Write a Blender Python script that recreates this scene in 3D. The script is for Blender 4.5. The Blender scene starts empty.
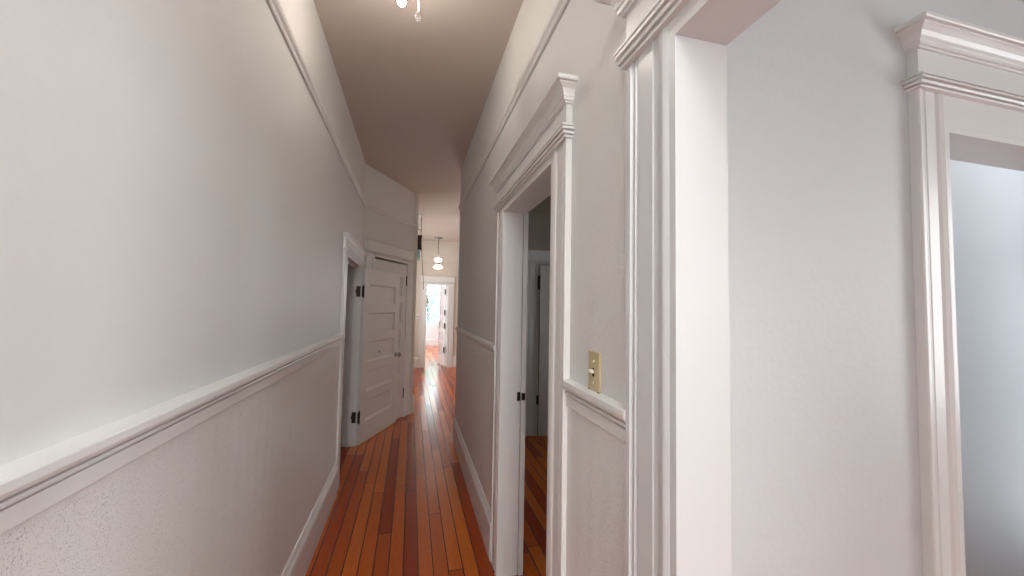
import bpy, bmesh, math, random
from mathutils import Vector, Matrix
random.seed(7)
C = bpy.context.scene
COL = C.collection

# ------------------------------------------------------------------ camera
F_PX, YAW, PITCH, ROLL, EYE = 388.7, 0.2523, 0.0493, 0.0181, 1.5
fwd = Vector((math.sin(YAW)*math.cos(PITCH), math.cos(YAW)*math.cos(PITCH), math.sin(PITCH)))
rt = Vector((math.cos(YAW), -math.sin(YAW), 0)); up = rt.cross(fwd)
r2 = math.cos(ROLL)*rt + math.sin(ROLL)*up; u2 = -math.sin(ROLL)*rt + math.cos(ROLL)*up
cd = bpy.data.cameras.new('camera'); cam = bpy.data.objects.new('camera', cd); COL.objects.link(cam)
cd.sensor_width = 36; cd.sensor_fit = 'HORIZONTAL'; cd.lens = F_PX/1024*36; cd.clip_start = 0.02; cd.clip_end = 200
m = Matrix((r2, u2, -fwd)).transposed().to_4x4(); m.translation = (0, 0, EYE)
cam.matrix_world = m
C.camera = cam

# ------------------------------------------------------------------ world, lights, exposure
w = bpy.data.worlds.new('sky'); C.world = w; w.use_nodes = True
bg = w.node_tree.nodes['Background']; bg.inputs[0].default_value = (0.86, 0.95, 1.0, 1)
# sky strength raised towards +y, to brighten the end window and floor glare
_tc = w.node_tree.nodes.new('ShaderNodeTexCoord'); _sp = w.node_tree.nodes.new('ShaderNodeSeparateXYZ'); _mr = w.node_tree.nodes.new('ShaderNodeMapRange')
w.node_tree.links.new(_tc.outputs['Generated'], _sp.inputs[0]); w.node_tree.links.new(_sp.outputs[1], _mr.inputs[0])
_mr.inputs[1].default_value = .2; _mr.inputs[2].default_value = 1.0; _mr.inputs[3].default_value = 2.0; _mr.inputs[4].default_value = 5.5
w.node_tree.links.new(_mr.outputs[0], bg.inputs[1])

def area(name, loc, direction, sx, sy, power, col):
    l = bpy.data.lights.new(name, 'AREA'); l.shape = 'RECTANGLE'; l.size = sx; l.size_y = sy
    l.energy = power; l.color = col
    o = bpy.data.objects.new(name, l); COL.objects.link(o); o.location = loc
    o.rotation_euler = Vector(direction).to_track_quat('-Z', 'Y').to_euler()
    return o
# area lights added for brightness, at made-up windows and under the ceiling
area('added_light_side_room', (2.4, -3.15, 1.8), (0, 1, 0), 1.2, 1.5, 4.5, (0.98, 0.98, 1.0))  # added light outside an unseen side room window
area('added_light_side_room', (4.45, -1.2, 1.8), (-1, 0, 0), 1.9, 2.0, 31, (0.97, 0.98, 0.98))  # second added side room light, shining across into the hallway
area('added_light_narrow_space', (2.3, 1.12, 3.085), (0, 0, -1), 1.7, .26, 4.5, (0.94, 0.97, 1.0))  # added under the solid ceiling to light the wall beyond the doorway
area('added_light_narrow_space', (3.45, 1.12, 1.45), (-1, 0, 0), .24, 2.4, 2.0, (0.90, 0.95, 1.0))  # added at the end of that space, behind an invented window
area('added_light_back_room', (3.35, 3.1, 1.7), (-1, 0.2, 0), .8, 1.4, 2.5, (1.0, 0.92, 0.84))  # added weak light for the room behind the narrow doorway
area('added_light_hall_left', (-2.15, 8.0, 1.7), (1, 0.1, 0), 1.6, 1.7, 60, (1.0, 0.97, 0.92))  # added to lift the far hall from its unseen left side
area('added_light_far_wall', (2.1, 9.95, 1.75), (-.1, -1, 0), 1.0, 1.5, 22, (0.97, 0.97, 1.0))  # added inside the end room, aimed back into the hallway
area('added_light_end_room', (3.15, 12.6, 1.7), (-1, 0, 0), 2.4, 1.8, 230, (0.88, 0.96, 1.0))  # added to brighten the end room from its unseen right side
area('added_light_behind_camera', (-.015, -4.15, 2.0), (0, 1, 0), 0.96, 1.9, 30, (1.0, 0.98, 0.95))  # added behind the camera to light along the hallway
area('added_light_overhead', (-.015, -1.1, 3.085), (0, 0, -1), .75, 1.5, 20, (0.98, 0.99, 0.98))  # added overhead behind the camera, the ceiling has no opening there

C.view_settings.view_transform = 'Standard'; C.view_settings.look = 'None'
C.view_settings.gamma = 1; C.view_settings.use_curve_mapping = False
C.view_settings.exposure = 1.02

# ------------------------------------------------------------------ materials
class NT:
    def __init__(s, name):
        s.m = bpy.data.materials.new(name); s.m.use_nodes = True; s.t = s.m.node_tree
        s.b = s.t.nodes['Principled BSDF']; s.out = s.t.nodes['Material Output']
    def n(s, typ, **k):
        nd = s.t.nodes.new(typ)
        for a, v in k.items(): setattr(nd, a, v)
        return nd
    def put(s, inp, v):
        if isinstance(v, bpy.types.NodeSocket): s.t.links.new(v, inp)
        else: inp.default_value = v
    def math(s, op, a, b=None, c=None):
        nd = s.n('ShaderNodeMath', operation=op); s.put(nd.inputs[0], a)
        if b is not None: s.put(nd.inputs[1], b)
        if c is not None: s.put(nd.inputs[2], c)
        return nd.outputs[0]
    def ramp(s, fac, stops):
        nd = s.n('ShaderNodeValToRGB'); s.put(nd.inputs[0], fac)
        e = nd.color_ramp.elements
        while len(e) < len(stops): e.new(0.5)
        for i, (p, c) in enumerate(stops): e[i].position = p; e[i].color = (*c, 1)
        return nd.outputs[0]
    def mix(s, fac, a, b, blend='MIX'):
        nd = s.n('ShaderNodeMix', data_type='RGBA', blend_type=blend)
        s.put(nd.inputs[0], fac); s.put(nd.inputs[6], a); s.put(nd.inputs[7], b)
        return nd.outputs[2]
    def noise(s, vec, scale, detail=3, rough=.5, dist=0):
        nd = s.n('ShaderNodeTexNoise'); s.put(nd.inputs['Vector'], vec)
        nd.inputs['Scale'].default_value = scale; nd.inputs['Detail'].default_value = detail
        nd.inputs['Roughness'].default_value = rough; nd.inputs['Distortion'].default_value = dist
        return nd.outputs[0]
    def bump(s, h, strength, dist):
        nd = s.n('ShaderNodeBump'); nd.inputs['Strength'].default_value = strength
        nd.inputs['Distance'].default_value = dist; s.put(nd.inputs['Height'], h)
        s.t.links.new(nd.outputs[0], s.b.inputs['Normal'])
    def coords(s):
        tc = s.n('ShaderNodeTexCoord'); return tc.outputs['Object']
    def geo(s):
        return s.n('ShaderNodeNewGeometry').outputs['Position']
    def sep(s, v):
        nd = s.n('ShaderNodeSeparateXYZ'); s.put(nd.inputs[0], v); return nd.outputs
    def comb(s, x, y, z):
        nd = s.n('ShaderNodeCombineXYZ')
        for i, v in enumerate((x, y, z)): s.put(nd.inputs[i], v)
        return nd.outputs[0]
    def scaled(s, v, sc):
        nd = s.n('ShaderNodeVectorMath', operation='MULTIPLY'); s.put(nd.inputs[0], v); nd.inputs[1].default_value = sc
        return nd.outputs[0]

def plaster(name, low, high, split=2.6, rough=.55):
    t = NT(name); p = t.geo(); z = t.sep(p)[2]
    f = t.math('GREATER_THAN', z, split)
    c = t.mix(f, (*low, 1), (*high, 1))
    mott = t.noise(p, 1.7, 4, .6)
    c = t.mix(t.math('MULTIPLY', mott, .10), c, (low[0]*.8, low[1]*.8, low[2]*.8, 1))
    t.put(t.b.inputs['Base Color'], c); t.b.inputs['Roughness'].default_value = rough
    h = t.math('ADD', t.noise(p, 60, 4, .6), t.math('MULTIPLY', t.noise(p, 7, 2), 1.5))
    t.bump(h, .22, .004)
    return t.m
def paint(name, col, rough=.35, bs=.12, chips=False):
    t = NT(name); p = t.geo()
    n1 = t.noise(p, 9, 3)
    c = t.mix(t.math('MULTIPLY', n1, .10), (*col, 1), (col[0]*.86, col[1]*.85, col[2]*.83, 1))
    if chips:
        k = t.math('GREATER_THAN', t.noise(p, 38, 2, .5), .80)
        c = t.mix(k, c, (.28, .20, .13, 1))
    t.put(t.b.inputs['Base Color'], c); t.b.inputs['Roughness'].default_value = rough
    t.bump(t.noise(t.scaled(p, (30, 30, 8)), 1, 3), bs, .003)
    return t.m
def simple(name, col, rough=.5, metal=0, bump=0):
    t = NT(name); p = t.coords()
    c = t.mix(t.math('MULTIPLY', t.noise(p, 25, 2), .25), (*col, 1), (col[0]*.7, col[1]*.7, col[2]*.7, 1))
    t.put(t.b.inputs['Base Color'], c); t.b.inputs['Roughness'].default_value = rough
    t.b.inputs['Metallic'].default_value = metal
    if bump: t.bump(t.noise(p, 80, 2), bump, .002)
    return t.m
def glow(name, col, strength):
    t = NT(name); t.b.inputs['Base Color'].default_value = (*col, 1)
    t.b.inputs['Emission Color'].default_value = (*col, 1)
    lw = t.n('ShaderNodeTexNoise'); lw.inputs['Scale'].default_value = 6
    t.put(t.b.inputs['Emission Strength'], t.math('MULTIPLY_ADD', lw.outputs[0], strength*.2, strength*.9))
    return t.m

M_wall = plaster('hallway plaster', (.74, .735, .72), (.79, .78, .76))
M_cool = plaster('side room plaster', (.66, .675, .68), (.68, .70, .71))
M_grey = plaster('grey blue plaster', (.72, .73, .75), (.72, .73, .75))
M_cream = plaster('cream plaster', (.66, .60, .52), (.68, .63, .56))
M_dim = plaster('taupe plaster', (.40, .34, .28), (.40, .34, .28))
M_ceil = paint('ceiling paint', (.61, .54, .485), .6, .06)
M_trim = paint('white gloss trim', (.79, .785, .77), .32, .04)
M_trimc = paint('white gloss trim with chips', (.68, .685, .685), .30, .15, True)
M_door = paint('door paint', (.74, .725, .71), .38)
M_white = paint('bright white paint', (.86, .87, .88), .35)
M_brown = simple('dark bronze', (.045, .028, .02), .42, .7, .1)
M_black = simple('black iron', (.02, .018, .02), .45, .5)
M_nickel = simple('aged nickel', (.35, .34, .34), .25, .9)
M_ivory = simple('ivory plastic', (.60, .50, .30), .35)
M_ivory2 = simple('pale toggle plastic', (.85, .82, .74), .3)
M_bulb = glow('lit frosted glass', (1.0, .91, .81), 150)
M_pend = glow('lit pendant glass', (1.0, .93, .84), 2.0)
M_leaf = simple('foliage', (.42, .78, .68), .6)
M_bark = simple('bark', (.10, .07, .05), .8, 0, .4)
M_lawn = simple('lawn', (.20, .36, .16), .9)
M_cord = simple('cord', (.16, .13, .11), .6)
M_chain = simple('white beaded chain', (.85, .83, .80), .3)

def mk_floor():
    t = NT('varnished fir boards'); p = t.geo(); s = t.sep(p)
    W, Lb = .083, 1.9
    row = t.math('FLOOR', t.math('DIVIDE', s[0], W))
    wn = t.n('ShaderNodeTexWhiteNoise', noise_dimensions='1D'); t.put(wn.inputs['W'], row)
    yy = t.math('ADD', t.math('DIVIDE', s[1], Lb), t.math('MULTIPLY', wn.outputs[0], 7.3))
    seg = t.math('FLOOR', yy)
    wn2 = t.n('ShaderNodeTexWhiteNoise', noise_dimensions='2D')
    t.put(wn2.inputs['Vector'], t.comb(row, seg, 0.0))
    rnd = wn2.outputs[0]
    base = t.ramp(rnd, [(0, (.27, .030, .006)), (.22, (.42, .070, .008)), (.5, (.62, .135, .012)), (.8, (.74, .20, .020)), (.93, (.60, .12, .012)), (1, (.24, .026, .010))])
    grain = t.noise(t.comb(t.math('MULTIPLY', s[0], 90.), t.math('MULTIPLY', s[1], 5.), t.math('MULTIPLY', rnd, 40.)), 1, 4, .6, .4)
    c = t.mix(t.math('MULTIPLY', grain, .45), base, (.26, .030, .004, 1), 'MIX')
    wear = t.ramp(t.noise(t.scaled(p, (60, 14, 1)), 1, 5, .7), [(.54, (0, 0, 0)), (.70, (1, 1, 1))])
    c = t.mix(t.math('MULTIPLY', wear, .30), c, (.12, .016, .006, 1))
    big = t.noise(p, 1.3, 2)
    c = t.mix(t.math('MULTIPLY', big, .25), c, (.40, .045, .006, 1))
    fx = t.math('FRACT', t.math('DIVIDE', s[0], W)); fy = t.math('FRACT', yy)
    ex = t.math('MINIMUM', fx, t.math('SUBTRACT', 1., fx)); ey = t.math('MULTIPLY', t.math('MINIMUM', fy, t.math('SUBTRACT', 1., fy)), Lb/W)
    gap = t.math('LESS_THAN', t.math('MINIMUM', ex, ey), .035)
    c = t.mix(gap, c, (.035, .010, .006, 1))
    t.put(t.b.inputs['Base Color'], c)
    t.put(t.b.inputs['Roughness'], t.math('MULTIPLY_ADD', t.noise(p, 14, 3), .08, .17))
    t.b.inputs['Specular IOR Level'].default_value = .36
    h = t.math('SUBTRACT', t.math('ADD', t.math('MULTIPLY', t.noise(t.scaled(p, (8, 1.5, 1)), 1, 2), .9), t.math('MULTIPLY', grain, .12)), t.math('MULTIPLY', gap, 1.0))
    t.bump(h, .22, .0012)
    return t.m
M_floor = mk_floor()

def mk_lincrusta():
    # embossed wall covering: upright rows of little sprigs, painted over
    t = NT('embossed painted wainscot'); p = t.geo(); s = t.sep(p)
    yy = t.math('ADD', s[1], s[0])
    warp = t.math('MULTIPLY', t.noise(p, 9, 2), .03)
    fr = t.math('FRACT', t.math('DIVIDE', t.math('ADD', yy, warp), .085))
    mask = t.math('SMOOTH_MIN', 1., t.math('MULTIPLY', t.math('ABSOLUTE', t.math('SUBTRACT', fr, .5)), 3.), .3)
    mask = t.math('SUBTRACT', 1., mask)
    nd = t.n('ShaderNodeTexVoronoi', feature='SMOOTH_F1'); t.put(nd.inputs['Vector'], t.comb(t.math('MULTIPLY', yy, 110.), 0.0, t.math('MULTIPLY', t.math('ADD', s[2], t.math('MULTIPLY', yy, .7)), 42.)))
    sprig = t.math('SMOOTH_MAX', .5, t.math('SUBTRACT', 1.5, t.math('MULTIPLY', nd.outputs['Distance'], 3.6)), .15)
    fine = t.noise(p, 120, 3, .6)
    sm = t.math('MULTIPLY_ADD', mask, .6, .4)
    h = t.math('ADD', t.math('MULTIPLY', t.math('SUBTRACT', sprig, .5), sm), t.math('MULTIPLY', fine, .25))
    c = t.mix(t.math('MULTIPLY', t.noise(p, 2.5, 4), .12), (.81, .80, .785, 1), (.72, .70, .67, 1))
    t.put(t.b.inputs['Base Color'], c); t.b.inputs['Roughness'].default_value = .38
    t.bump(h, .9, .0045)
    return t.m
M_wain = mk_lincrusta()

def glass(name, tint=(1, 1, 1)):
    t = NT(name)
    tr = t.n('ShaderNodeBsdfTransparent'); tr.inputs[0].default_value = (*tint, 1)
    gl = t.n('ShaderNodeBsdfGlossy'); gl.inputs['Roughness'].default_value = .02
    fr = t.n('ShaderNodeFresnel'); fr.inputs[0].default_value = 1.45
    mx = t.n('ShaderNodeMixShader'); t.put(mx.inputs[0], fr.outputs[0]); t.put(mx.inputs[1], tr.outputs[0]); t.put(mx.inputs[2], gl.outputs[0])
    t.t.links.new(mx.outputs[0], t.out.inputs[0])
    return t.m
M_glass = glass('window glass')
M_teal = glass('teal glass', (.35, .75, .80))
def crystal():
    t = NT('cut crystal'); t.b.inputs['Base Color'].default_value = (.97, .96, .95, 1)
    t.b.inputs['Roughness'].default_value = .03; t.b.inputs['Transmission Weight'].default_value = .85; t.b.inputs['IOR'].default_value = 1.5
    return t.m
M_crystal = crystal()

# ------------------------------------------------------------------ helpers
def obj(name, bm, mat, parent=None, loc=None, smooth=False):
    bmesh.ops.recalc_face_normals(bm, faces=bm.faces)
    me = bpy.data.meshes.new(name); bm.to_mesh(me); bm.free()
    me.materials.append(mat)
    if smooth:
        for p in me.polygons: p.use_smooth = True
    o = bpy.data.objects.new(name, me); COL.objects.link(o)
    if parent: o.parent = parent
    if loc: o.location = loc
    return o
def tag(o, label, cat, kind=None, group=None):
    o['label'] = label; o['category'] = cat
    if kind: o['kind'] = kind
    if group: o['group'] = group
    return o
def empty(name, loc):
    o = bpy.data.objects.new(name, None); COL.objects.link(o); o.location = loc; o.empty_display_size = .1
    return o
def hexa(bm, f, a, b):
    """box between corner a and b, corners mapped by f"""
    v = [bm.verts.new(f(x, y, z)) for z in (a[2], b[2]) for x, y in ((a[0], a[1]), (b[0], a[1]), (b[0], b[1]), (a[0], b[1]))]
    for q in ((0, 1, 2, 3), (4, 5, 6, 7), (0, 1, 5, 4), (1, 2, 6, 5), (2, 3, 7, 6), (3, 0, 4, 7)):
        bm.faces.new([v[i] for i in q])
ID = lambda x, y, z: (x, y, z)
def prism(bm, f, pts, a, b, axis):
    """extrude polygon pts; axis='z': pts=(u,n) over z a..b ; axis='u': pts=(n,z) over u a..b"""
    def P(p, t): return f(p[0], p[1], t) if axis == 'z' else f(t, p[0], p[1])
    A = [bm.verts.new(P(p, a)) for p in pts]; B = [bm.verts.new(P(p, b)) for p in pts]
    n = len(pts)
    for i in range(n): bm.faces.new((A[i], A[(i+1) % n], B[(i+1) % n], B[i]))
    bm.faces.new(A); bm.faces.new(B)
class Frame:
    """u along the wall, n out of it towards the viewer, z up; coordinates relative to origin O"""
    def __init__(s, O, U, N, base=(0, 0, 0)):
        s.O = Vector(O); s.U = Vector(U).normalized(); s.N = Vector(N).normalized(); s.base = Vector(base)
    def __call__(s, u, n, z):
        return s.O + s.U*u + s.N*n + Vector((0, 0, z)) - s.base
def lathe(bm, prof, seg=24, cx=0, cy=0, axis='z', wob=None):
    rings = []
    for r, z in prof:
        ring = []
        for i in range(seg):
            a = 2*math.pi*i/seg; rr = r*(wob(a, z) if wob else 1)
            x, y = rr*math.cos(a), rr*math.sin(a)
            ring.append(bm.verts.new((cx+x, cy+y, z) if axis == 'z' else (cx+x, z, cy+y)))
        rings.append(ring)
    for k in range(len(rings)-1):
        for i in range(seg):
            bm.faces.new((rings[k][i], rings[k][(i+1) % seg], rings[k+1][(i+1) % seg], rings[k+1][i]))
    bm.faces.new(rings[0]); bm.faces.new(rings[-1])
def tube(bm, pts, r, seg=8):
    pts = [Vector(p) for p in pts]; rings = []
    for i, p in enumerate(pts):
        d = (pts[min(i+1, len(pts)-1)] - pts[max(i-1, 0)]).normalized()
        a = d.orthogonal().normalized(); b = d.cross(a)
        if rings and a.dot(la) < 0: a = -a; b = -b
        la = a
        rings.append([bm.verts.new(p + r*(math.cos(2*math.pi*k/seg)*a + math.sin(2*math.pi*k/seg)*b)) for k in range(seg)])
    for k in range(len(rings)-1):
        for i in range(seg): bm.faces.new((rings[k][i], rings[k][(i+1) % seg], rings[k+1][(i+1) % seg], rings[k+1][i]))
    bm.faces.new(rings[0]); bm.faces.new(rings[-1])

def wall(name, A, B, N, thick, mat, label, z0=0., z1=3.1, holes=()):
    """wall face from A to B, body behind it (away from N)"""
    A = Vector((*A, 0)); B = Vector((*B, 0)); L = (B-A).length
    f = Frame(A, B-A, N); bm = bmesh.new()
    us = sorted({0, L, *[h[0] for h in holes], *[h[1] for h in holes]})
    for a, b in zip(us, us[1:]):
        mid = (a+b)/2; zs = [(z0, z1)]
        for h in holes:
            if h[0] < mid < h[1]:
                zs = [(z0, h[2]), (h[3], z1)] if h[2] > z0 else [(h[3], z1)]
        for c, d in zs: hexa(bm, f, (a, -thick, c), (b, 0, d))
    return tag(obj(name, bm, mat), label, 'wall', 'structure')
def run(name, A, B, N, prof, mat, label, cat, parent=None):
    """a moulding run; prof = (n, z)"""
    A = Vector((*A, 0)); B = Vector((*B, 0)); f = Frame(A, B-A, N); bm = bmesh.new()
    prism(bm, f, prof, 0, (B-A).length, 'u')
    o = obj(name, bm, mat, parent)
    if not parent: tag(o, label, cat, 'structure')
    return o
BASE = [(0, 0), (.026, 0), (.026, .188), (.023, .192), (.023, .200), (.028, .204), (.028, .214), (.022, .222), (.016, .236), (.016, .243), (.011, .252), (0, .254)]
CHAIR = [(0, 1.176), (.016, 1.176), (.019, 1.181), (.019, 1.211), (.010, 1.2125), (.010, 1.2155), (.024, 1.217), (.026, 1.221), (.025, 1.2255), (.013, 1.227), (.013, 1.231), (.034, 1.234), (.040, 1.239), (.043, 1.245), (.043, 1.259), (.041, 1.262), (0, 1.266)]
CHAIR2 = [(a*.62, b) for a, b in CHAIR]
RAIL = [(0, 2.600), (.010, 2.600), (.014, 2.606), (.014, 2.616), (.024, 2.626), (.028, 2.640), (.024, 2.648), (.012, 2.652), (0, 2.652)]

def casing_prof(W, t):
    P = [(0, 0), (0, t*.8), (.06, t*.95), (.10, t), (.22, t*.85), (.27, t*.62), (.34, t*.70), (.36, t*.82), (.70, t*.82), (.72, t*.60), (.75, t*.60), (.77, t*.86), (.80, t*.86), (.82, t*.62), (.85, t*.62), (.88, t*1.0), (.98, t*1.0), (1, t*.85), (1, 0)]
    return [(a*W, b) for a, b in P]
def mould(bm, f, u0, u1, n0, prof):
    """mitred moulding round a header: prof = (d, z) bottom to top"""
    R = []
    for d, z in prof:
        R.append([bm.verts.new(f(*p, z)) for p in ((u0-d, 0), (u0-d, n0+d), (u1+d, n0+d), (u1+d, 0))])
    for k in range(len(R)-1):
        for i in range(4): bm.faces.new((R[k][i], R[k][(i+1) % 4], R[k+1][(i+1) % 4], R[k+1][i]))
    bm.faces.new(R[0]); bm.faces.new(R[-1])
def frame_parts(root, f, u0, u1, top, W=.135, t=.022, bead=(.015, .05), frieze=.13, crown=.10, mat=None, mat2=None, left=True, right=True, crown_d=.055, Wr=None):
    """casing boards (two), head: lower bead, frieze, crown"""
    mat = mat or M_trim; Wr = Wr or W
    zb = top + bead[0]; zt = zb + bead[1]-.0; zf = zt + frieze; zc = zf + crown
    for side in (0, 1):
        if (side == 0 and not left) or (side == 1 and not right): continue
        bm = bmesh.new(); w = W if side == 0 else Wr
        pr = [((u0 - a) if side == 0 else (u1 + a), b) for a, b in casing_prof(w, t)]
        prism(bm, f, pr, 0, zb, 'z'); obj('casing', bm, mat2 or mat, root)
    a = u0 - (W if left else 0); b = u1 + (Wr if right else 0)
    if bead[0] > .004:
        bm = bmesh.new(); hexa(bm, f, (u0, 0, top), (u1, t*.8, zb)); obj('head_board', bm, mat, root)
    bm = bmesh.new(); d = .022; h = bead[1]
    mould(bm, f, a, b, t, [(-.004, zb), (d*.40, zb), (d*.45, zb+h*.16), (d*.15, zb+h*.18), (d*.15, zb+h*.24), (d*.70, zb+h*.26), (d*.78, zb+h*.44), (d*.35, zb+h*.47), (d*.35, zb+h*.54), (d*.98, zb+h*.57), (d, zb+h*.74), (d*.62, zb+h*.77), (d*.62, zb+h*.83), (d*1.02, zb+h*.86), (d, zb+h), (-.004, zb+h)])
    obj('bead_moulding', bm, mat, root)
    bm = bmesh.new(); hexa(bm, f, (a, 0, zt), (b, t, zf)); obj('frieze_board', bm, mat, root)
    if crown > 0:
        bm = bmesh.new(); D = crown_d; h = crown
        mould(bm, f, a, b, t, [(-.004, zf), (D*.14, zf), (D*.16, zf+h*.08), (D*.26, zf+h*.10), (D*.28, zf+h*.22), (D*.34, zf+h*.26), (D*.38, zf+h*.40), (D*.5, zf+h*.56), (D*.7, zf+h*.68), (D*.78, zf+h*.72), (D*.80, zf+h*.78), (D*.96, zf+h*.80), (D, zf+h*.86), (D, zf+h), (-.004, zf+h)])
        obj('crown_moulding', bm, mat, root)
def jamb_parts(root, f, u0, u1, top, depth, stop=None, mat=None, sides=(1, 1), n_front=.018, name='jamb'):
    """lining of the opening: boards .018 thick reaching from n_front back to -depth"""
    mat = mat or M_trim; T = .02
    for i, s in enumerate(sides):
        if not s: continue
        bm = bmesh.new(); a, b = (u0-.001, u0+T-.001) if i == 0 else (u1-T+.001, u1+.001)
        hexa(bm, f, (a, -depth, 0), (b, n_front, top))
        if stop: 
            c, d = (b, b+.012) if i == 0 else (a-.012, a)
            hexa(bm, f, (c, -stop[1], 0), (d, -stop[0], top-T))
        obj(name, bm, mat, root)
    bm = bmesh.new(); hexa(bm, f, (u0+T-.001, -depth, top-T), (u1-T+.001, n_front, top))
    if stop: hexa(bm, f, (u0+T, -stop[1], top-T-.012), (u1-T, -stop[0], top-T))
    obj('head_jamb', bm, mat, root)

def leaf_mesh(f, w, h, th, panels, stile=.11, z0=.008, rec=.018, slope=.02):
    """panelled door leaf: u 0..w, n 0..th, panels = [(za, zb)...]"""
    bm = bmesh.new()
    def q(*c): bm.faces.new([bm.verts.new(f(*p)) for p in c])
    for n, s in ((th, -1), (0, 1)):
        q((0, n, z0), (stile, n, z0), (stile, n, h), (0, n, h)); q((w-stile, n, z0), (w, n, z0), (w, n, h), (w-stile, n, h))
        zs = [z0] + [z for p in panels for z in p] + [h]
        for i in range(0, len(zs), 2):
            q((stile, n, zs[i]), (w-stile, n, zs[i]), (w-stile, n, zs[i+1]), (stile, n, zs[i+1]))
        for za, zb in panels:
            o = [(stile, za), (w-stile, za), (w-stile, zb), (stile, zb)]
            def ring(k): return [(stile+k, za+k), (w-stile-k, za+k), (w-stile-k, zb-k), (stile+k, zb-k)]
            levels = [(0, 0), (0, rec*.45), (.005, rec*.5), (slope, rec)]
            for (k1, r1), (k2, r2_) in zip(levels, levels[1:]):
                A, B = ring(k1), ring(k2)
                for i in range(4):
                    j = (i+1) % 4
                    q((A[i][0], n+s*r1, A[i][1]), (A[j][0], n+s*r1, A[j][1]), (B[j][0], n+s*r2_, B[j][1]), (B[i][0], n+s*r2_, B[i][1]))
            B = ring(slope); q(*[(b[0], n+s*rec, b[1]) for b in B])
    q((0, 0, z0), (0, th, z0), (0, th, h), (0, 0, h)); q((w, 0, z0), (w, th, z0), (w, th, h), (w, 0, h))
    q((0, 0, z0), (w, 0, z0), (w, th, z0), (0, th, z0)); q((0, 0, h), (w, 0, h), (w, th, h), (0, th, h))
    bmesh.ops.remove_doubles(bm, verts=bm.verts, dist=1e-5)
    return bm
def five(h):
    tr, br, r = .17, .23, .095; ph = (h-tr-br-4*r)/5
    return [(br+i*(ph+r), br+i*(ph+r)+ph) for i in range(5)]
def hinge(parent, f, u, n, z, hh=.1, leafw=.034, both=True, mat=None):
    bm = bmesh.new()
    c = f(u, n, z)
    for k, (a, b) in enumerate(((-.5, -.17), (-.16, .16), (.17, .5))):
        lathe(bm, [(.007, a*hh), (.008, a*hh+.002), (.008, b*hh-.002), (.007, b*hh)], 12, 0, 0)
    lathe(bm, [(.002, hh*.5), (.006, hh*.5+.004), (.007, hh*.5+.010), (.004, hh*.5+.016)], 12); lathe(bm, [(.004, -hh*.5-.014), (.007, -hh*.5-.008), (.006, -hh*.5-.002), (.002, -hh*.5)], 12)
    for v in bm.verts: v.co += c
    hexa(bm, f, (u-(leafw if both else 0), n-.006, z-hh*.5), (u+leafw, n-.002, z+hh*.5))
    return obj('hinge', bm, mat or M_brown, parent)
def knob(parent, f, u, n, z, s=1, mat=None):
    bm = bmesh.new()
    lathe(bm, [(.026, 0), (.027, .002), (.024, .006), (.011, .008), (.010, .030), (.016, .034), (.026, .042), (.029, .052), (.026, .062), (.014, .068), (.004, .069)], 24)
    M = Matrix((f.U, Vector((0, 0, 1)), f.N)).transposed().to_4x4()
    if s < 0: M = Matrix((-f.U, Vector((0, 0, 1)), -f.N)).transposed().to_4x4()
    bm.transform(M)
    c = f(u, n, z)
    for v in bm.verts: v.co += c
    return obj('knob', bm, mat or M_nickel, parent, smooth=True)

XL, XR = -.548, .517          # hallway wall faces
WT = .12                      # wall thickness
H = 3.1

# ------------------------------------------------------------------ setting
bm = bmesh.new(); hexa(bm, ID, (-2.3, -4.15, -.06), (4.6, 15.1, 0))
tag(obj('floor', bm, M_floor), 'red orange varnished wooden board floor of the hallway', 'floor', 'structure')
bm = bmesh.new(); hexa(bm, ID, (-2.3, -4.15, H), (4.6, 15.1, H+.06))
tag(obj('ceiling', bm, M_ceil), 'high pale ceiling over the narrow hallway', 'ceiling', 'structure')

LD0, LD1, LDT = 3.50, 4.49, 1.922     # doorway in the left wall (y range)
y0 = -4.0
wl = wall('wall_left', (XL, y0), (XL, 4.63), (1, 0, 0), WT, M_wall, 'long left hallway wall, grey plaster above embossed white wainscot', holes=[(LD0-y0, LD1-y0, 0, LDT)])
A, B = (XL, 4.63), (.058, 5.75)
Adir = (Vector(B)-Vector(A)).normalized(); An = Vector((Adir.y, -Adir.x))
AL = (Vector(B)-Vector(A)).length
ao0, ao1 = .205, 1.012
wall('wall_angled', A, B, (An.x, An.y, 0), WT, M_wall, 'angled wall at the left end of the hallway holding the closed door', holes=[(ao0, ao1, 0, 2.085)])
# right wall with the wide opening and the narrow doorway
SD0, SD1, SDT = 1.352, 2.190, 2.068
BO0, BO1, BOT = -1.3, .672, 2.073
RE = 4.44
wr = wall('wall_right', (XR, y0), (XR, RE), (-1, 0, 0), WT-.02, M_wall, 'right hallway wall between the wide opening and the far hall', holes=[(BO0-y0, BO1-y0, 0, BOT), (SD0-y0, SD1-y0, 0, SDT)])
wall('wall_entry', (XL-WT, y0), (XR+WT, y0), (0, 1, 0), WT, M_wall, 'wall behind the viewpoint with an added window', holes=[(.17, 1.13, 1.0, 2.95)])
# side room (right)
RBY = .828
wall('wall_side_room', (XR+.1, RBY), (4.3, RBY), (0, -1, 0), WT, M_cool, 'pale wall of the side room seen through the wide opening', holes=[(1.58-XR-.1, 2.36-XR-.1, 0, 2.085)])
wall('wall_side_room', (XR+.1, -3.0), (4.3, -3.0), (0, 1, 0), WT, M_cool, 'side room wall behind the viewpoint with an added window', holes=[(1.2, 2.4, .9, 2.4)])
wall('wall_side_room', (4.3, -3.0), (4.3, RBY), (-1, 0, 0), WT, M_cool, 'outer wall of the side room with an added window', holes=[(.9, 2.8, .7, 2.6)])
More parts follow.
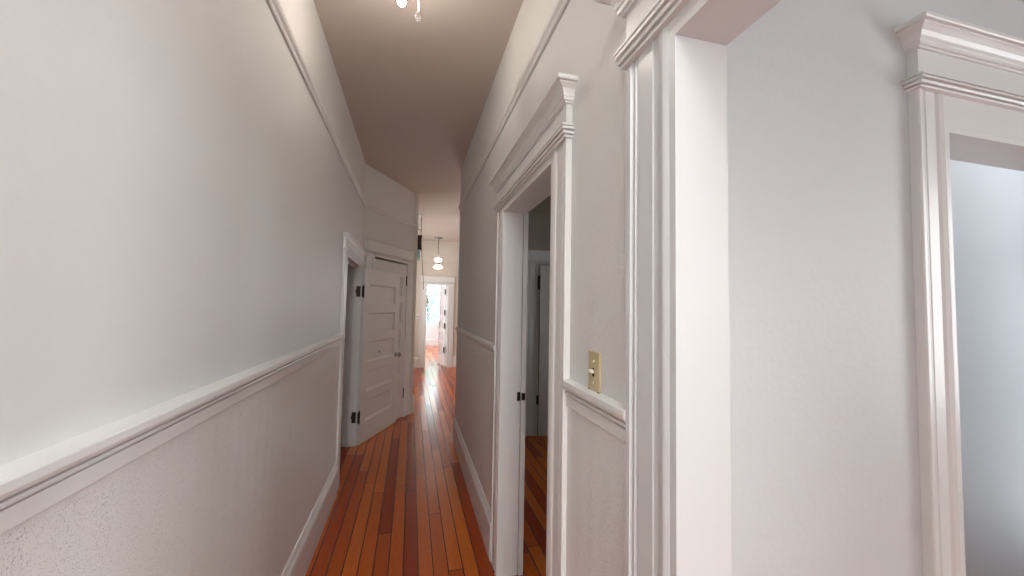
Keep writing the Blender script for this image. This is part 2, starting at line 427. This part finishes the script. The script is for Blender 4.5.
# space beyond the right-hand doorway
wall('wall_beyond_doorway', (1.24, 1.30), (3.4, 1.30), (0, -1, 0), .1, M_grey, 'blue grey wall seen through the doorway at the right edge')
wall('wall_beyond_doorway', (1.32, RBY+WT), (1.32, 1.30), (1, 0, 0), .08, M_grey, 'short partition left of the narrow space beyond the right doorway')
wall('wall_beyond_doorway', (3.3, RBY+WT), (3.3, 1.30), (-1, 0, 0), .08, M_grey, 'end wall of the narrow space beyond the right doorway', holes=[(.03, .32, .2, 2.7)])
# small room beyond the narrow doorway
SRY = 4.44
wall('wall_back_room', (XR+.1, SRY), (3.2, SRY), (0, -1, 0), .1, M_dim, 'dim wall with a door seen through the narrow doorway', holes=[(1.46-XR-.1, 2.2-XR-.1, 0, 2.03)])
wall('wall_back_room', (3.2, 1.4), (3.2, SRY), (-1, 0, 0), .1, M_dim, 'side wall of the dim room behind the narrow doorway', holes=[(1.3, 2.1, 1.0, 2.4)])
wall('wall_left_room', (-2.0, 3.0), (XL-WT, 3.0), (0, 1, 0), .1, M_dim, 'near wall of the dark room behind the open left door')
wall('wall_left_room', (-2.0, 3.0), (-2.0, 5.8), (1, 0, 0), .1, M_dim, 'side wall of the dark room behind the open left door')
wall('wall_back_room', (1.3, 4.62), (2.4, 4.62), (0, -1, 0), .1, M_dim, 'added backing that keeps the gap at the dim room door dark')  # unseen backing added to block the lit hall behind the door gap
wall('wall_back_room', (1.3, 4.53), (1.3, 4.63), (-1, 0, 0), .06, M_dim, 'end of the added backing behind the dim room door')  # closes one end of the added backing
wall('wall_back_room', (2.4, 4.53), (2.4, 4.63), (-1, 0, 0), .06, M_dim, 'other end of the added backing behind the dim room door')  # closes the other end of the added backing
# far hall and end room
wall('wall_hall_return', (.058, 5.75), (-2.0, 5.85), (0, 1, 0), .1, M_cream, 'return wall behind the angled wall facing the far hall')
FY = 9.75
FD0, FD1, FDT = .345, .885, 2.05
wall('wall_far', (-2.0, FY), (3.0, FY), (0, -1, 0), .12, M_cream, 'cream far wall of the hall around the bright doorway', holes=[(FD0+2.0, FD1+2.0, 0, FDT), (3.6, 4.6, 1.0, 2.5)])
wall('wall_hall_left', (-2.0, 5.8), (-2.0, FY), (1, 0, 0), .12, M_cream, 'hidden left wall of the far hall with an added window', holes=[(1.4, 3.0, .85, 2.55)])
wall('wall_hall_right', (3.0, SRY+.1), (3.0, FY), (-1, 0, 0), .12, M_cream, 'hidden right wall of the far hall')
wall('wall_end', (-2.0, 15.0), (3.0, 15.0), (0, -1, 0), .12, M_white, 'white end wall with the bright window', holes=[(2.50, 3.10, .78, 2.32)])
wall('wall_end_room_left', (-2.0, FY+.12), (-2.0, 15.0), (1, 0, 0), .12, M_white, 'left wall of the bright end room')
wall('wall_end_room_right', (3.0, FY+.12), (3.0, 15.0), (-1, 0, 0), .12, M_white, 'right wall of the bright end room with an added window', holes=[(1.5, 4.0, .8, 2.6)])

# wainscot sheets on the hallway walls
def wains(parent, A_, B_, N, z1=1.18, mat=None):
    A3 = Vector((*A_, 0)); f = Frame(A3, Vector((*B_, 0))-A3, N); bm = bmesh.new()
    hexa(bm, f, (0, -.003, .2), ((Vector(B_)-Vector(A_)).length, .006, z1)); return obj('wainscot', bm, mat or M_wain, parent)
CW = .135
wains(wl, (XL, y0), (XL, LD0-CW), (1, 0, 0)).location = (0, 0, 0)
wains(wr, (XR, BO1+.157), (XR, SD0-CW), (-1, 0, 0))
wains(wr, (XR, SD1+CW), (XR, RE), (-1, 0, 0))

n = 0
def trim(*a, **k):
    global n; n += 1
    return run('trim_%d' % n, *a, **k)
trim((XL, y0), (XL, LD0-CW), (1, 0, 0), CHAIR, M_trim, 'white chair rail along the left hallway wall', 'chair rail')
trim((XR, BO1+.157), (XR, SD0-CW), (-1, 0, 0), CHAIR2, M_trim, 'short white chair rail under the light switch', 'chair rail')
trim((XR, SD1+CW), (XR, RE), (-1, 0, 0), CHAIR2, M_trim, 'white chair rail beyond the narrow doorway on the right wall', 'chair rail')
trim((XL, y0), (XL, 4.645), (1, 0, 0), RAIL, M_wall, 'painted picture rail high on the left hallway wall', 'picture rail')
trim((XR, y0), (XR, RE+.02), (-1, 0, 0), RAIL, M_wall, 'painted picture rail high on the right hallway wall', 'picture rail')
trim(A, B, (An.x, An.y, 0), RAIL, M_wall, 'painted picture rail across the angled wall', 'picture rail')
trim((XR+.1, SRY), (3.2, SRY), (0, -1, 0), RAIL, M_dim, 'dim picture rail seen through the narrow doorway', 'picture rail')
trim((-2.0, FY), (FD0-.15, FY), (0, -1, 0), CHAIR, M_trim, 'white chair rail on the far wall left of the bright doorway', 'chair rail')
run('baseboard_left', (XL, y0), (XL, LD0-CW), (1, 0, 0), BASE, M_trim, 'tall white baseboard along the left hallway wall', 'baseboard')
run('baseboard_right', (XR, SD1+CW), (XR, RE), (-1, 0, 0), BASE, M_trim, 'tall white baseboard along the right wall past the narrow doorway', 'baseboard')
run('baseboard_right', (XR, BO1+.157), (XR, SD0-CW), (-1, 0, 0), BASE, M_trim, 'short baseboard under the light switch', 'baseboard')
ca = Vector(A)+Adir*(ao1+.13)
run('baseboard_angled', (ca.x, ca.y), B, (An.x, An.y, 0), BASE, M_trim, 'baseboard stub right of the closed angled door', 'baseboard')
run('baseboard_back', (XR+.1, SRY), (1.33, SRY), (0, -1, 0), BASE, M_trim, 'baseboard in the dim room left of its door', 'baseboard')
run('baseboard_far', (-2.0, FY), (FD0-.15, FY), (0, -1, 0), BASE, M_trim, 'baseboard on the far wall left of the bright doorway', 'baseboard')
run('baseboard_far', (FD1+.15, FY), (3.0, FY), (0, -1, 0), BASE, M_trim, 'baseboard on the far wall right of the bright doorway', 'baseboard')
run('baseboard_end', (-2.0, 15.0), (3.0, 15.0), (0, -1, 0), BASE, M_white, 'white baseboard under the end window', 'baseboard')
run('baseboard_side', (XR+.1, RBY), (1.45, RBY), (0, -1, 0), BASE, M_trim, 'baseboard of the side room beside its doorway', 'baseboard')
# upright bead closing the far end of the right wall
bm = bmesh.new(); lathe(bm, [(.016, 0), (.016, H)], 16, XR+.008, RE+.002)
n += 1
tag(obj('trim_%d' % n, bm, M_wall, smooth=True), 'rounded plaster corner bead where the right wall ends', 'corner bead', 'structure')

bm = bmesh.new()
for a, b in (((-.46, -1.92, 3.06), (.43, -1.86, 3.1)), ((-.46, -.34, 3.06), (.43, -.28, 3.1)), ((-.46, -1.86, 3.06), (-.40, -.34, 3.1)), ((.37, -1.86, 3.06), (.43, -.34, 3.1))): hexa(bm, ID, a, b)
n += 1
tag(obj('trim_%d' % n, bm, M_white), 'white frame around the added overhead light behind the viewpoint', 'skylight frame', 'structure')  # fixed to the solid ceiling around the added overhead light

# ------------------------------------------------------------------ doors
def door(num, O, U, N, label, cat='doorway'):
    r = empty('door_%d' % num, O); tag(r, label, cat, 'structure')
    return r, Frame(O, U, N, base=O)
# 1 wide cased opening on the right (u = y)
r, f = door(1, (XR, 0, 0), (0, 1, 0), (-1, 0, 0), 'wide white cased opening into the side room at right')
frame_parts(r, f, BO0, BO1, BOT, W=.157, t=.024, bead=(.018, .045), frieze=.088, crown=.085, mat2=M_trimc, crown_d=.06)
jamb_parts(r, f, BO0, BO1, BOT+.002, .105, mat=M_trimc, n_front=.019)
bm = bmesh.new()   # casing seen edge-on on the room side of the opening
hexa(bm, f, (BO1-.006, -.118, 0), (BO1+.12, -.098, BOT+.12)); obj('room_side_casing', bm, M_trim, r)
bm = bmesh.new(); hexa(bm, f, (BO0, -.118, BOT-.006), (BO1-.006, -.098, BOT+.12)); obj('room_side_head', bm, M_trim, r)
# 2 narrow doorway in the right wall
r, f = door(2, (XR, 0, 0), (0, 1, 0), (-1, 0, 0), 'narrow white cased doorway in the right hallway wall')
frame_parts(r, f, SD0, SD1, SDT, W=.135, t=.022, bead=(.014, .042), frieze=.078, crown=.072, crown_d=.05)
jamb_parts(r, f, SD0, SD1, SDT+.002, .103, n_front=.018)
bm = bmesh.new(); hexa(bm, f, (SD1-.026, -.134, 0), (SD1+.11, -.1065, SDT+.11)); hexa(bm, f, (SD0-.11, -.138, 0), (SD0+.006, -.101, SDT+.11)); hexa(bm, f, (SD0+.006, -.138, SDT-.006), (SD1-.026, -.101, SDT+.11))
obj('room_side_casing', bm, M_trim, r)
bm = bmesh.new(); hexa(bm, f, (SD1-.022, -.102, .965), (SD1-.016, -.084, 1.015)); hexa(bm, f, (SD1-.0285, -.130, .97), (SD1-.020, -.1085, 1.01)); hexa(bm, f, (SD1-.030, -.100, .978), (SD1-.020, -.088, 1.0))
s = obj('strike_plate', bm, M_brown, r); s['label'] = 'dark metal strike plate on the jamb'
# 3 doorway in the left wall with its leaf swung wide open
r, f = door(3, (XL, 0, 0), (0, 1, 0), (1, 0, 0), 'doorway in the left wall with its white panelled door swung open', 'door')
frame_parts(r, f, LD0, LD1, LDT, W=.135, t=.022, bead=(.006, .036), frieze=.065, crown=.045, crown_d=.03, Wr=.125)
jamb_parts(r, f, LD0, LD1, LDT+.002, .122, stop=(.05, .075), n_front=.017)
hx, hy = XL+.016, LD1-.012
ex, ey = -.186, 5.27
fl = Frame((hx, hy, 0), (ex-hx, ey-hy, 0), (ey-hy, -(ex-hx), 0), base=(XL, 0, 0))
LW, LH = math.hypot(ex-hx, ey-hy), 1.90
lf = obj('door_leaf', leaf_mesh(fl, LW, LH, .036, five(LH), stile=.115), M_door, r)
for z in (.30, 1.64): 
    hg = hinge(lf, fl, -.006, .036, z, .115, .026)
knob(lf, fl, LW-.055, .036, .87); knob(lf, fl, LW-.055, 0, .87, -1)
for z in (.30, 1.64):
    bm = bmesh.new(); hexa(bm, ID, (-.030, LD1-.026, z-.057), (.012, LD1-.021, z+.057)); hexa(bm, ID, (-.036, LD1-.026, z-.018), (-.030, LD1-.021, z+.018))
    obj('hinge_plate', bm, M_brown, r)
# 4 closed door in the angled wall
O = (A[0], A[1], 0)
r, f = door(4, O, (Adir.x, Adir.y, 0), (An.x, An.y, 0), 'closed white panelled door in the angled wall', 'door')
frame_parts(r, f, ao0, ao1, 2.085, W=.155, t=.02, bead=(.010, .032), frieze=.115, crown=.018, crown_d=.018, Wr=.13)
jamb_parts(r, f, ao0, ao1, 2.087, .1, n_front=.016)
def sub(f, u, n_, z=0): return f.O + f.U*u + f.N*n_ + Vector((0, 0, z))
fl = Frame(sub(f, ao0+.024, -.034), f.U, f.N, base=O)
lf = obj('door_leaf', leaf_mesh(fl, ao1-ao0-.048, 2.045, .036, five(2.045), stile=.105), M_door, r)
for z in (.32, 1.83): hinge(lf, fl, ao1-ao0-.046, .040, z, .11, .018, False)
knob(lf, fl, .055, .036, .95)
# 5 right-hand doorway of the side room
O = (1.58, RBY, 0)
r, f = door(5, O, (1, 0, 0), (0, -1, 0), 'white cased doorway at the right edge of the photo')
frame_parts(r, f, 0, .78, 2.084, W=.118, t=.028, bead=(.098, .038), frieze=.085, crown=.072, crown_d=.05)
jamb_parts(r, f, 0, .78, 2.086, .122, n_front=.022)
# 6 door in the dim room
O = (1.46, SRY, 0)
r, f = door(6, O, (1, 0, 0), (0, -1, 0), 'white door ajar in the dim room behind the narrow doorway', 'door')
frame_parts(r, f, 0, .74, 2.03, W=.13, t=.02, bead=(.006, .03), frieze=.09, crown=.03, crown_d=.02)
jamb_parts(r, f, 0, .74, 2.032, .10, n_front=.016)
fl = Frame((1.485, SRY-.03, 0), (math.cos(-.28), math.sin(-.28), 0), (math.sin(-.28), -math.cos(-.28), 0), base=O)
lf = obj('door_leaf', leaf_mesh(fl, .69, 2.0, .035, five(2.0)), M_door, r)
for z in (.42, 1.80): hinge(lf, fl, -.006, .030, z, .16 if z > 1 else .1, .022, True, M_black)
knob(lf, fl, .64, .035, .95)
# 7 bright doorway at the end of the hall
O = (FD0, FY, 0)
r, f = door(7, O, (1, 0, 0), (0, -1, 0), 'bright doorway at the far end of the hall, door opened inward', 'door')
frame_parts(r, f, 0, FD1-FD0, FDT, W=.14, t=.022, bead=(.006, .03), frieze=.12, crown=.03, crown_d=.03)
jamb_parts(r, f, 0, FD1-FD0, FDT+.002, .122, n_front=.017)
hx, hy, ex, ey = .862, 9.885, .762, 10.62
fl = Frame((hx, hy, 0), (ex-hx, ey-hy, 0), (-(ey-hy), (ex-hx), 0), base=O)
LW = math.hypot(ex-hx, ey-hy)
lf = obj('door_leaf', leaf_mesh(fl, LW, 2.02, .036, five(2.02)), M_white, r)
for z in (.40, 1.0, 1.33, 1.85): hinge(lf, fl, .0, .050, z, .13, .065, True, M_black)
bm = bmesh.new()
hexa(bm, fl, (LW-.075, .036, .93), (LW-.035, .040, 1.13)); tube(bm, [fl(LW-.055, .038, 1.06), fl(LW-.055, .075, 1.06), fl(LW-.07, .082, 1.06), fl(LW-.16, .082, 1.055)], .008)
obj('handle', bm, M_nickel, lf)

# ------------------------------------------------------------------ windows
def window(num, O, U, N, w_, z0, z1, label, rows=2, cols=1, ny=0):
    r = empty('window_%d' % num, (O[0], O[1], z0)); tag(r, label, 'window', 'structure')
    f = Frame((O[0], O[1], z0), U, N, base=(O[0], O[1], z0)); h = z1-z0
    bm = bmesh.new(); t = .045
    for a, b in (((0, -.09, 0), (t, -.03, h)), ((w_-t, -.09, 0), (w_, -.03, h)), ((t, -.09, 0), (w_-t, -.03, t)), ((t, -.09, h-t), (w_-t, -.03, h))): hexa(bm, f, a, b)
    for i in range(1, rows): hexa(bm, f, (t, -.085, h*i/rows-.02), (w_-t, -.035, h*i/rows+.02))
    for i in range(1, cols): hexa(bm, f, (w_*i/cols-.02, -.085, t), (w_*i/cols+.02, -.035, h-t))
    obj('window_frame', bm, M_white, r)
    bm = bmesh.new(); hexa(bm, f, (t, -.063, t), (w_-t, -.058, h-t)); obj('pane', bm, M_glass, r)
    bm = bmesh.new(); hexa(bm, f, (-.06, -.03, -.03), (w_+.06, .04, 0)); obj('window_sill', bm, M_white, r)
    bm = bmesh.new()
    for a, b in (((-.09, 0, 0), (0, .02, h+.1)), ((w_, 0, 0), (w_+.09, .02, h+.1)), ((0, 0, h), (w_, .02, h+.1)), ((-.07, 0, -.12), (w_+.07, .016, -.03))): hexa(bm, f, a, b)
    obj('window_casing', bm, M_white, r)
    return r
window(1, (.50, 15.0), (1, 0, 0), (0, -1, 0), .60, .78, 2.32, 'bright window at the end of the hall with greenery outside')
window(9, (3.3, RBY+WT+.03), (0, 1, 0), (-1, 0, 0), .29, .2, 2.7, 'added slim window lighting the narrow space beyond the right doorway', 3, 1)  # invented opening for the added light in the narrow space
window(2, (1.817, -3.0), (1, 0, 0), (0, 1, 0), 1.2, .9, 2.4, 'added side room window behind the viewpoint', 2, 3)  # unseen, added to let light into the side room
window(3, (4.3, -2.1), (0, 1, 0), (-1, 0, 0), 1.9, .7, 2.6, 'added side room window on the unseen outer wall', 2, 2)  # unseen, added for the stronger side room light
window(7, (3.2, 2.7), (0, 1, 0), (-1, 0, 0), .8, 1.0, 2.4, 'added window lighting the dim room behind the narrow doorway', 2, 2)  # unseen, added for the weak back room light
window(8, (1.6, FY), (1, 0, 0), (0, -1, 0), 1.0, 1.0, 2.5, 'added inner window of the far wall hidden behind the right hallway wall', 2, 1)  # invented to pass the added light from the end room
window(4, (-2.0, 7.2), (0, 1, 0), (1, 0, 0), 1.6, .85, 2.55, 'added window on the hidden left side of the far hall', 2, 2)  # unseen, added to light the far hall
window(5, (3.0, FY+.12+1.5), (0, 1, 0), (-1, 0, 0), 2.5, .8, 2.6, 'added window on the hidden right side of the end room', 2, 3)  # unseen, added to light the end room
window(6, (XL-WT+.17, y0), (1, 0, 0), (0, 1, 0), .96, 1.0, 2.95, 'added window behind the viewpoint', 2, 1)  # unseen, added for the light behind the camera

# ------------------------------------------------------------------ light switch
sw = empty('light_switch', (XR, 1.030, 1.318)); tag(sw, 'ivory toggle light switch plate above the chair rail by the narrow doorway', 'light switch')
f = Frame((0, 0, 0), (0, -1, 0), (-1, 0, 0))
bm = bmesh.new(); hw, hh = .0365, .058
prism(bm, f, [(-hw, 0), (-hw, .003), (-hw+.004, .006), (hw-.004, .006), (hw, .003), (hw, 0)], -hh, hh, 'z')
obj('plate', bm, M_ivory, sw)
bm = bmesh.new(); hexa(bm, f, (-.006, .0058, -.012), (.006, .0068, .012)); o = obj('toggle_slot', bm, M_brown, sw)
bm = bmesh.new(); prism(bm, f, [(.005, -.004), (.019, .001), (.021, .006), (.018, .009), (.005, .007)], -.0045, .0045, 'u'); obj('toggle', bm, M_ivory2, sw)
for z in (-.03, .03):
    bm = bmesh.new(); lathe(bm, [(.0032, .0), (.0030, .0016), (.001, .002)], 12)
    bm.transform(Matrix.Rotation(-math.pi/2, 4, 'Y')); 
    for v in bm.verts: v.co += Vector((-.006, 0, z))
    obj('screw', bm, M_ivory2, sw)
for u in (-.030, .030):
    bm = bmesh.new(); hexa(bm, f, (u-.0065, .0, -hh-.001), (u+.0065, .0066, -hh+.007)); o = obj('corner_chip', bm, M_brown, sw); o['label'] = 'dark chip at the lower corner'

# ------------------------------------------------------------------ ceiling fixture with crystal pull
fx = empty('ceiling_light', (-.085, 1.80, H)); tag(fx, 'lit ceiling light with glass shade at the top edge of the photo', 'ceiling light')
bm = bmesh.new(); lathe(bm, [(.012, -.05), (.03, -.045), (.055, -.025), (.062, -.006), (.062, 0)], 32); obj('canopy', bm, M_nickel, fx, smooth=True)
bm = bmesh.new(); lathe(bm, [(.007, -.12), (.007, -.045)], 16); lathe(bm, [(.020, -.165), (.022, -.155), (.022, -.13), (.014, -.118)], 24); obj('socket', bm, M_nickel, fx, smooth=True)
bm = bmesh.new(); lathe(bm, [(.003, -.225), (.010, -.222), (.016, -.214), (.019, -.202), (.018, -.185), (.014, -.165)], 24); obj('bulb', bm, M_bulb, fx, smooth=True)
bm = bmesh.new(); tube(bm, [(.015, 0, -.135), (.04, .0, -.140), (.062, 0, -.150), (.074, 0, -.18)], .0035); obj('pull_arm', bm, M_nickel, fx)
bm = bmesh.new()
pts = [(.074, .0, -.18), (.076, 0, -.21), (.079, 0, -.232)]
tube(bm, pts, .0016)
for k in range(10):
    t_ = k/9; p = Vector(pts[0]).lerp(Vector(pts[2]), t_)
    lathe_bm = bmesh.new(); bmesh.ops.create_icosphere(lathe_bm, subdivisions=1, radius=.0032, matrix=Matrix.Translation(p)); me = bpy.data.meshes.new('tmp'); lathe_bm.to_mesh(me); lathe_bm.free(); bm.from_mesh(me); bpy.data.meshes.remove(me)
ch = obj('pull_chain', bm, M_chain, fx)
bm = bmesh.new(); lathe(bm, [(.003, .024), (.011, .018), (.0175, .006), (.0175, -.006), (.010, -.019), (.002, -.024)], 10, wob=lambda a, z: 1)
o = obj('crystal_drop', bm, M_crystal, ch, loc=(.079, 0, -.258)); o['label'] = 'clear faceted crystal drop'

# ------------------------------------------------------------------ pendant in the far hall
pd = empty('pendant_lamp', (.575, 9.2, H)); tag(pd, 'lit pendant lamp with white glass shades hanging in the far hall', 'pendant lamp')
bm = bmesh.new(); lathe(bm, [(.02, -.03), (.09, -.018), (.10, 0)], 24); obj('canopy', bm, M_nickel, pd, smooth=True)
bm = bmesh.new(); lathe(bm, [(.010, -.485), (.010, -.03)], 12); obj('rod', bm, M_nickel, pd, smooth=True)
bm = bmesh.new(); lathe(bm, [(.03, -.66), (.045, -.63), (.045, -.60), (.03, -.57)], 16); hub = obj('hub', bm, M_nickel, pd, smooth=True)
bm = bmesh.new(); lathe(bm, [(.03, -.575), (.065, -.56), (.09, -.53), (.08, -.50), (.04, -.485)], 24); obj('upper_shade', bm, M_pend, pd, smooth=True)
for k in range(5):
    a = 2*math.pi*k/5+.3; d = Vector((math.cos(a), math.sin(a), 0))
    bm = bmesh.new(); lathe(bm, [(.012, 0), (.02, -.015), (.026, -.045), (.045, -.09), (.040, -.092), (.01, -.075)], 16)
    bm.transform(Matrix.Rotation(.55, 4, Vector((0, 0, 1)).cross(-d)))
    for v in bm.verts: v.co += d*.035 + Vector((0, 0, -.64))
    obj('lower_shade', bm, M_pend, pd, smooth=True)
    bm = bmesh.new(); tube(bm, [(0, 0, -.60), d*.07+Vector((0, 0, -.59)), d*.10+Vector((0, 0, -.61)), d*.13+Vector((0, 0, -.60))], .005); obj('arm', bm, M_nickel, pd)

# ------------------------------------------------------------------ lantern hanging beyond the angled wall
ln = empty('hanging_lantern', (.065, 7.0, H)); tag(ln, 'dark hanging lantern with teal glass half hidden past the angled wall', 'lantern')
bm = bmesh.new(); hexa(bm, ID, (-.07, -.02, -.015), (.085, .02, 0)); hexa(bm, ID, (.065, -.01, -.27), (.080, .01, -.015)); hexa(bm, ID, (-.01, -.01, -.27), (.080, .01, -.255)); obj('bracket', bm, M_white, ln)
bm = bmesh.new(); tube(bm, [(0, 0, -.26), (0, 0, -.36)], .006); obj('stem', bm, M_brown, ln)
bm = bmesh.new()
prism(bm, ID, [(-.10, -.07), (.085, -.07), (.085, .07), (-.10, .07)], -.40, -.37, 'z')
hexa(bm, ID, (.0, -.06, -.60), (.075, .06, -.40)); hexa(bm, ID, (-.09, -.06, -.62), (.08, .06, -.60)); hexa(bm, ID, (-.09, -.06, -.60), (-.075, .06, -.40))
obj('cage', bm, M_brown, ln)
bm = bmesh.new(); hexa(bm, ID, (-.075, -.05, -.60), (.0, .05, -.40)); hexa(bm, ID, (-.06, -.05, -.80), (.055, .05, -.62)); obj('teal_glass', bm, simple('teal opal glass', (.30, .62, .66), .2), ln)
bm = bmesh.new(); tube(bm, [(.125, 7.13, H), (.13, 7.13, 2.75), (.155, 7.13, 2.4), (.185, 7.13, 2.05), (.205, 7.13, 1.78)], .006)
tag(obj('cord', bm, M_cord), 'thin dark cord hanging beside the lantern in the far hall', 'cord')

# framed vent panel high on the side room wall
vp = empty('wall_panel', (1.955, RBY, 2.60)); tag(vp, 'white framed panel cut by the top right corner of the photo', 'wall panel')
bm = bmesh.new()
for a, b in (((0, -.018, 0), (.5, 0, .03)), ((0, -.018, .27), (.5, 0, .30)), ((0, -.018, .03), (.03, 0, .27)), ((.47, -.018, .03), (.5, 0, .27))): hexa(bm, ID, a, b)
obj('frame', bm, M_trim, vp)
bm = bmesh.new(); hexa(bm, ID, (.03, -.008, .03), (.47, 0, .27)); obj('board', bm, M_white, vp)

# ------------------------------------------------------------------ outside the end window
bm = bmesh.new(); hexa(bm, ID, (-12, 15.3, -.5), (14, 40, -.4))
tag(obj('lawn', bm, M_lawn), 'green lawn outside the end window', 'lawn', 'structure')
def shrub(x, y, r, hgt, label, seed):
    t = empty('shrub', (x, y, -.4)); tag(t, label, 'shrub')
    rnd = random.Random(seed); bm = bmesh.new()
    for k in range(1300):
        a = rnd.uniform(0, 6.283); ph = rnd.uniform(-1, 1); rr = r*(.55+.45*rnd.random())
        c = Vector((rr*math.cos(a)*math.sqrt(1-ph*ph), rr*math.sin(a)*math.sqrt(1-ph*ph), hgt*.55+hgt*.45*ph))
        s_ = .05+.05*rnd.random(); d1 = Vector((rnd.gauss(0, 1), rnd.gauss(0, 1), rnd.gauss(0, 1))).normalized(); d2 = d1.orthogonal().normalized()
        bm.faces.new([bm.verts.new(c+v) for v in (d1*s_, d2*s_*.5, -d1*s_, -d2*s_*.5)])
    obj('foliage', bm, M_leaf, t)
    bm = bmesh.new(); tube(bm, [(0, 0, 0), (.03, .02, hgt*.4), (-.02, 0, hgt*.8)], .05); obj('stem', bm, M_bark, t)
shrub(.72, 18.0, .6, 3.0, 'leafy green shrub left in the end window', 1)
shrub(1.45, 19.0, .7, 3.2, 'taller leafy shrub right in the end window', 2)
